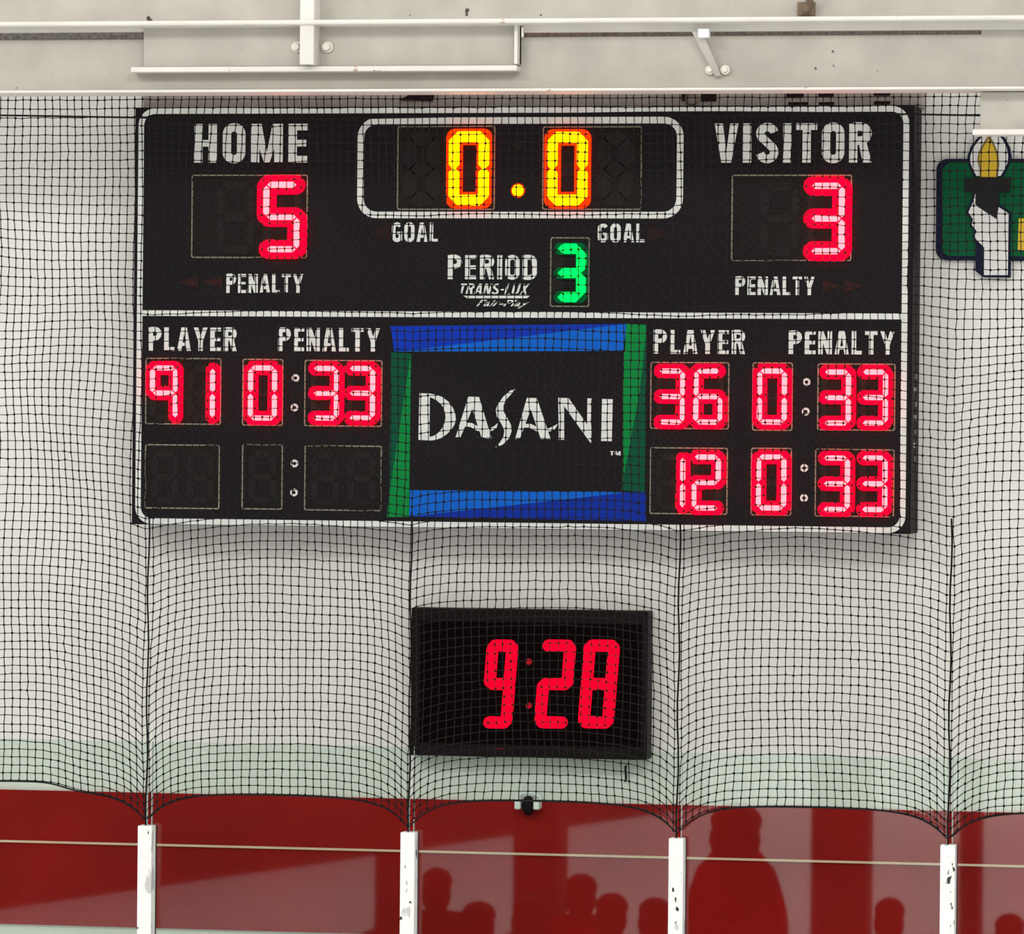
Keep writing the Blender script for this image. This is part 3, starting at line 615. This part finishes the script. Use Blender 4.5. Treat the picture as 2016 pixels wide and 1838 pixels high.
fo = np.array([[0,2,4],[2,1,4],[1,3,4],[3,0,4],[2,0,5],[1,2,5],[3,1,5],[0,3,5]])
fk = (fo[None] + (np.arange(len(pk))*6)[:, None, None]).reshape(-1, 3)
def np_mesh(name, V, F, m, parent):
    me = bpy.data.meshes.new(name); n = F.shape[1]
    me.vertices.add(len(V)); me.vertices.foreach_set('co', V.astype(np.float32).ravel())
    me.loops.add(F.size); me.loops.foreach_set('vertex_index', F.astype(np.int32).ravel())
    me.polygons.add(len(F)); me.polygons.foreach_set('loop_start', np.arange(len(F), dtype=np.int32)*n)
    me.update(calc_edges=True); me.materials.append(m)
    o = bpy.data.objects.new(name, me); C.objects.link(o); o.parent = parent; o.matrix_parent_inverse = parent.matrix_basis.inverted(); return o
mesh_o = np_mesh('netting', np.vstack([v1, v2]), np.vstack([q1, q2 + len(v1)]), M['cord'], NET); mesh_o['kind'] = 'stuff'
knots_o = np_mesh('knots', vk, fk, M['net'], NET); knots_o['kind'] = 'stuff'
b = MB(); xr = np.linspace(xs[0], xs[-1], 240)
b.tube([(x, NY - 0.006, z) for x, z in zip(xr, rope_z(xr) - 0.002)], 0.0036, 6); b.build('bottom_rope', M['cord'], NET)
b = MB(); zr = [ztop - 0.115 + 0.012*math.sin(x*1.7) for x in xr]; b.tube([(x, NY - 0.006, z) for x, z in zip(xr, zr)], 0.0040, 6); b.build('top_rope', M['net'], NET)
for x, zt in zip(pxw, pzt):
    b = MB(); zs = zat(1010, NY); b.tube([(x + 0.004*math.sin(k*1.3), NY - 0.004, zs + (zt - zs)*k/14) for k in range(15)], 0.0042, 6); b.build('seam_rope', M['net'], NET)

# ------------------------------------------------------------------ small camera at the red band's top edge
c0 = at(1040, 1580, -0.06)
CM = empty('security_camera', (c0[0], 0, c0[2]), 'small dark dome camera on a white bracket at the top of the red band', 'camera')
b = MB(); b.ball((c0[0], -0.06, c0[2]-0.012), 0.030, 0.032, 0.046); b.build('dome', M['side'], CM, smooth=True)
b = MB(); b.box((c0[0]-0.058, -0.10, c0[2]-0.028), (c0[0]-0.030, -0.02, c0[2]+0.022)); b.build('bracket_arm', M['boards'], CM, bevel=0.006)
b = MB(); b.box((c0[0]+0.030, -0.10, c0[2]-0.028), (c0[0]+0.058, -0.02, c0[2]+0.022)); b.build('bracket_arm', M['boards'], CM, bevel=0.006)
b = MB(); b.tube([(c0[0] + 0.058*math.cos(t), -0.06, c0[2]+0.016 + 0.030*math.sin(t)) for t in [math.pi*i/12 for i in range(13)]], 0.007, 8); b.box((c0[0]-0.05, -0.03, c0[2]), (c0[0]+0.05, 0, c0[2]+0.03)); b.build('hood', M['boards'], CM)
h0 = at(1231, 1521, -0.02); b = MB(); b.tube([(h0[0], 0, h0[2]+0.03), (h0[0], -0.02, h0[2]+0.025), (h0[0]+0.004, -0.02, h0[2]-0.03), (h0[0]-0.004, -0.012, h0[2]-0.038)], 0.005, 6)
tag(b.build('wall_hook', M['side']), 'small dark hook on the white wall just below the right end of the clock', 'hook')

# ------------------------------------------------------------------ people on the ice, mirrored in the glass
def person(px, py, Y, wide, label, coatm, lean=0.0, arm=1.0):
    t = mirrored(px, py, Y); x, top = float(t[0]), float(t[2]); s = top/1.75
    V = [(0,0,.95),(0,0,1.15),(0,0,1.34),(0,0,1.45),(0,-.01,1.53),(0,-.02,1.63),(0,-.015,1.72),
         (-.10,0,.90),(-.11,-.02,.50),(-.11,0,.08),(-.11,-.16,.04),(.10,0,.90),(.11,.02,.50),(.11,.04,.08),(.11,-.12,.04),
         (-.17,0,1.40),(-.23,.03,1.12),(-.22,-.05,.88),(-.21,-.08,.80),(.17,0,1.40),(.23,.02,1.12),(.22,-.08,.90),(.21,-.11,.82)]
    Rr = [.15,.15,.16,.085,.055,.090,.080,.095,.065,.05,.045,.095,.065,.05,.045,.075,.055,.042,.035,.075,.055,.042,.035]
    Ed = [(0,1),(1,2),(2,3),(3,4),(4,5),(5,6),(0,7),(7,8),(8,9),(9,10),(0,11),(11,12),(12,13),(13,14),(2,15),(15,16),(16,17),(17,18),(2,19),(19,20),(20,21),(21,22)]
    for i in range(15, 23): V[i] = (V[i][0]*arm, V[i][1], V[i][2] - (0.04 if i in (15, 19) and arm < 1 else 0))
    if arm < 1: V[4] = (0, -.01, 1.55); V[2] = (0, 0, 1.38); Rr[0:5] = [.21, .21, .19, .155, .115]
    me = bpy.data.meshes.new('body'); me.from_pydata([(x + v[0]*s*wide + lean*v[2]*.1, Y + v[1]*s, v[2]*s) for v in V], Ed, []); me.materials.append(coatm)
    r = empty('person', (x, Y, 0), label, 'person', 'people on the ice')
    o = bpy.data.objects.new('body', me); C.objects.link(o); o.parent = r; o.matrix_parent_inverse = r.matrix_basis.inverted()
    sk = o.modifiers.new('skin', 'SKIN'); sk.use_smooth_shade = True
    for i, q in enumerate(me.skin_vertices[0].data): q.radius = (Rr[i]*s*(wide if i < 4 else 1), Rr[i]*s*(0.8 if i < 4 else 1)); q.use_root = (i == 0)
    o.modifiers.new('sub', 'SUBSURF').levels = 2; o.modifiers['sub'].render_levels = 2
    b = MB(); b.ball((x + lean*.17*s, Y-.0*s, 1.68*s), .115*s*wide, .12*s, .11*s); b.ball((x + lean*.17*s, Y+.05*s, 1.58*s), .115*s*wide, .09*s, .14*s); b.build('hair', M['hair'], r, smooth=True)
person(1450, 1592, -7.9, 1.30, 'tall person in a red coat with long hair mirrored left of the rightmost post', M['redcoat'], 0.0, 0.86)
person(848, 1716, -8.2, 1.05, 'person in dark clothes mirrored just right of the second white post', M['coat'], 0.3)
person(935, 1782, -7.4, 1.25, 'person in a red coat, second from the left in the pane under the clock', M['redcoat'], 0.2)
person(1045, 1772, -7.0, 1.25, 'person in dark clothes mirrored near the middle of the pane under the clock', M['coat'])
person(1145, 1728, -8.6, 1.15, 'person in a red coat, taller of the two right of the clock pane middle', M['redcoat'])
person(1205, 1766, -7.6, 1.15, 'person in dark clothes, shorter of the two right of the clock pane middle', M['coat'])
person(1290, 1775, -7.4, 1.15, 'person in a red coat mirrored just left of the third white post', M['redcoat'])
person(1752, 1775, -7.8, 1.05, 'person in a red coat mirrored just left of the rightmost white post', M['redcoat'])
person(1988, 1806, -7.8, 1.10, 'person in dark clothes mirrored at the lower right corner of the photo', M['coat'])
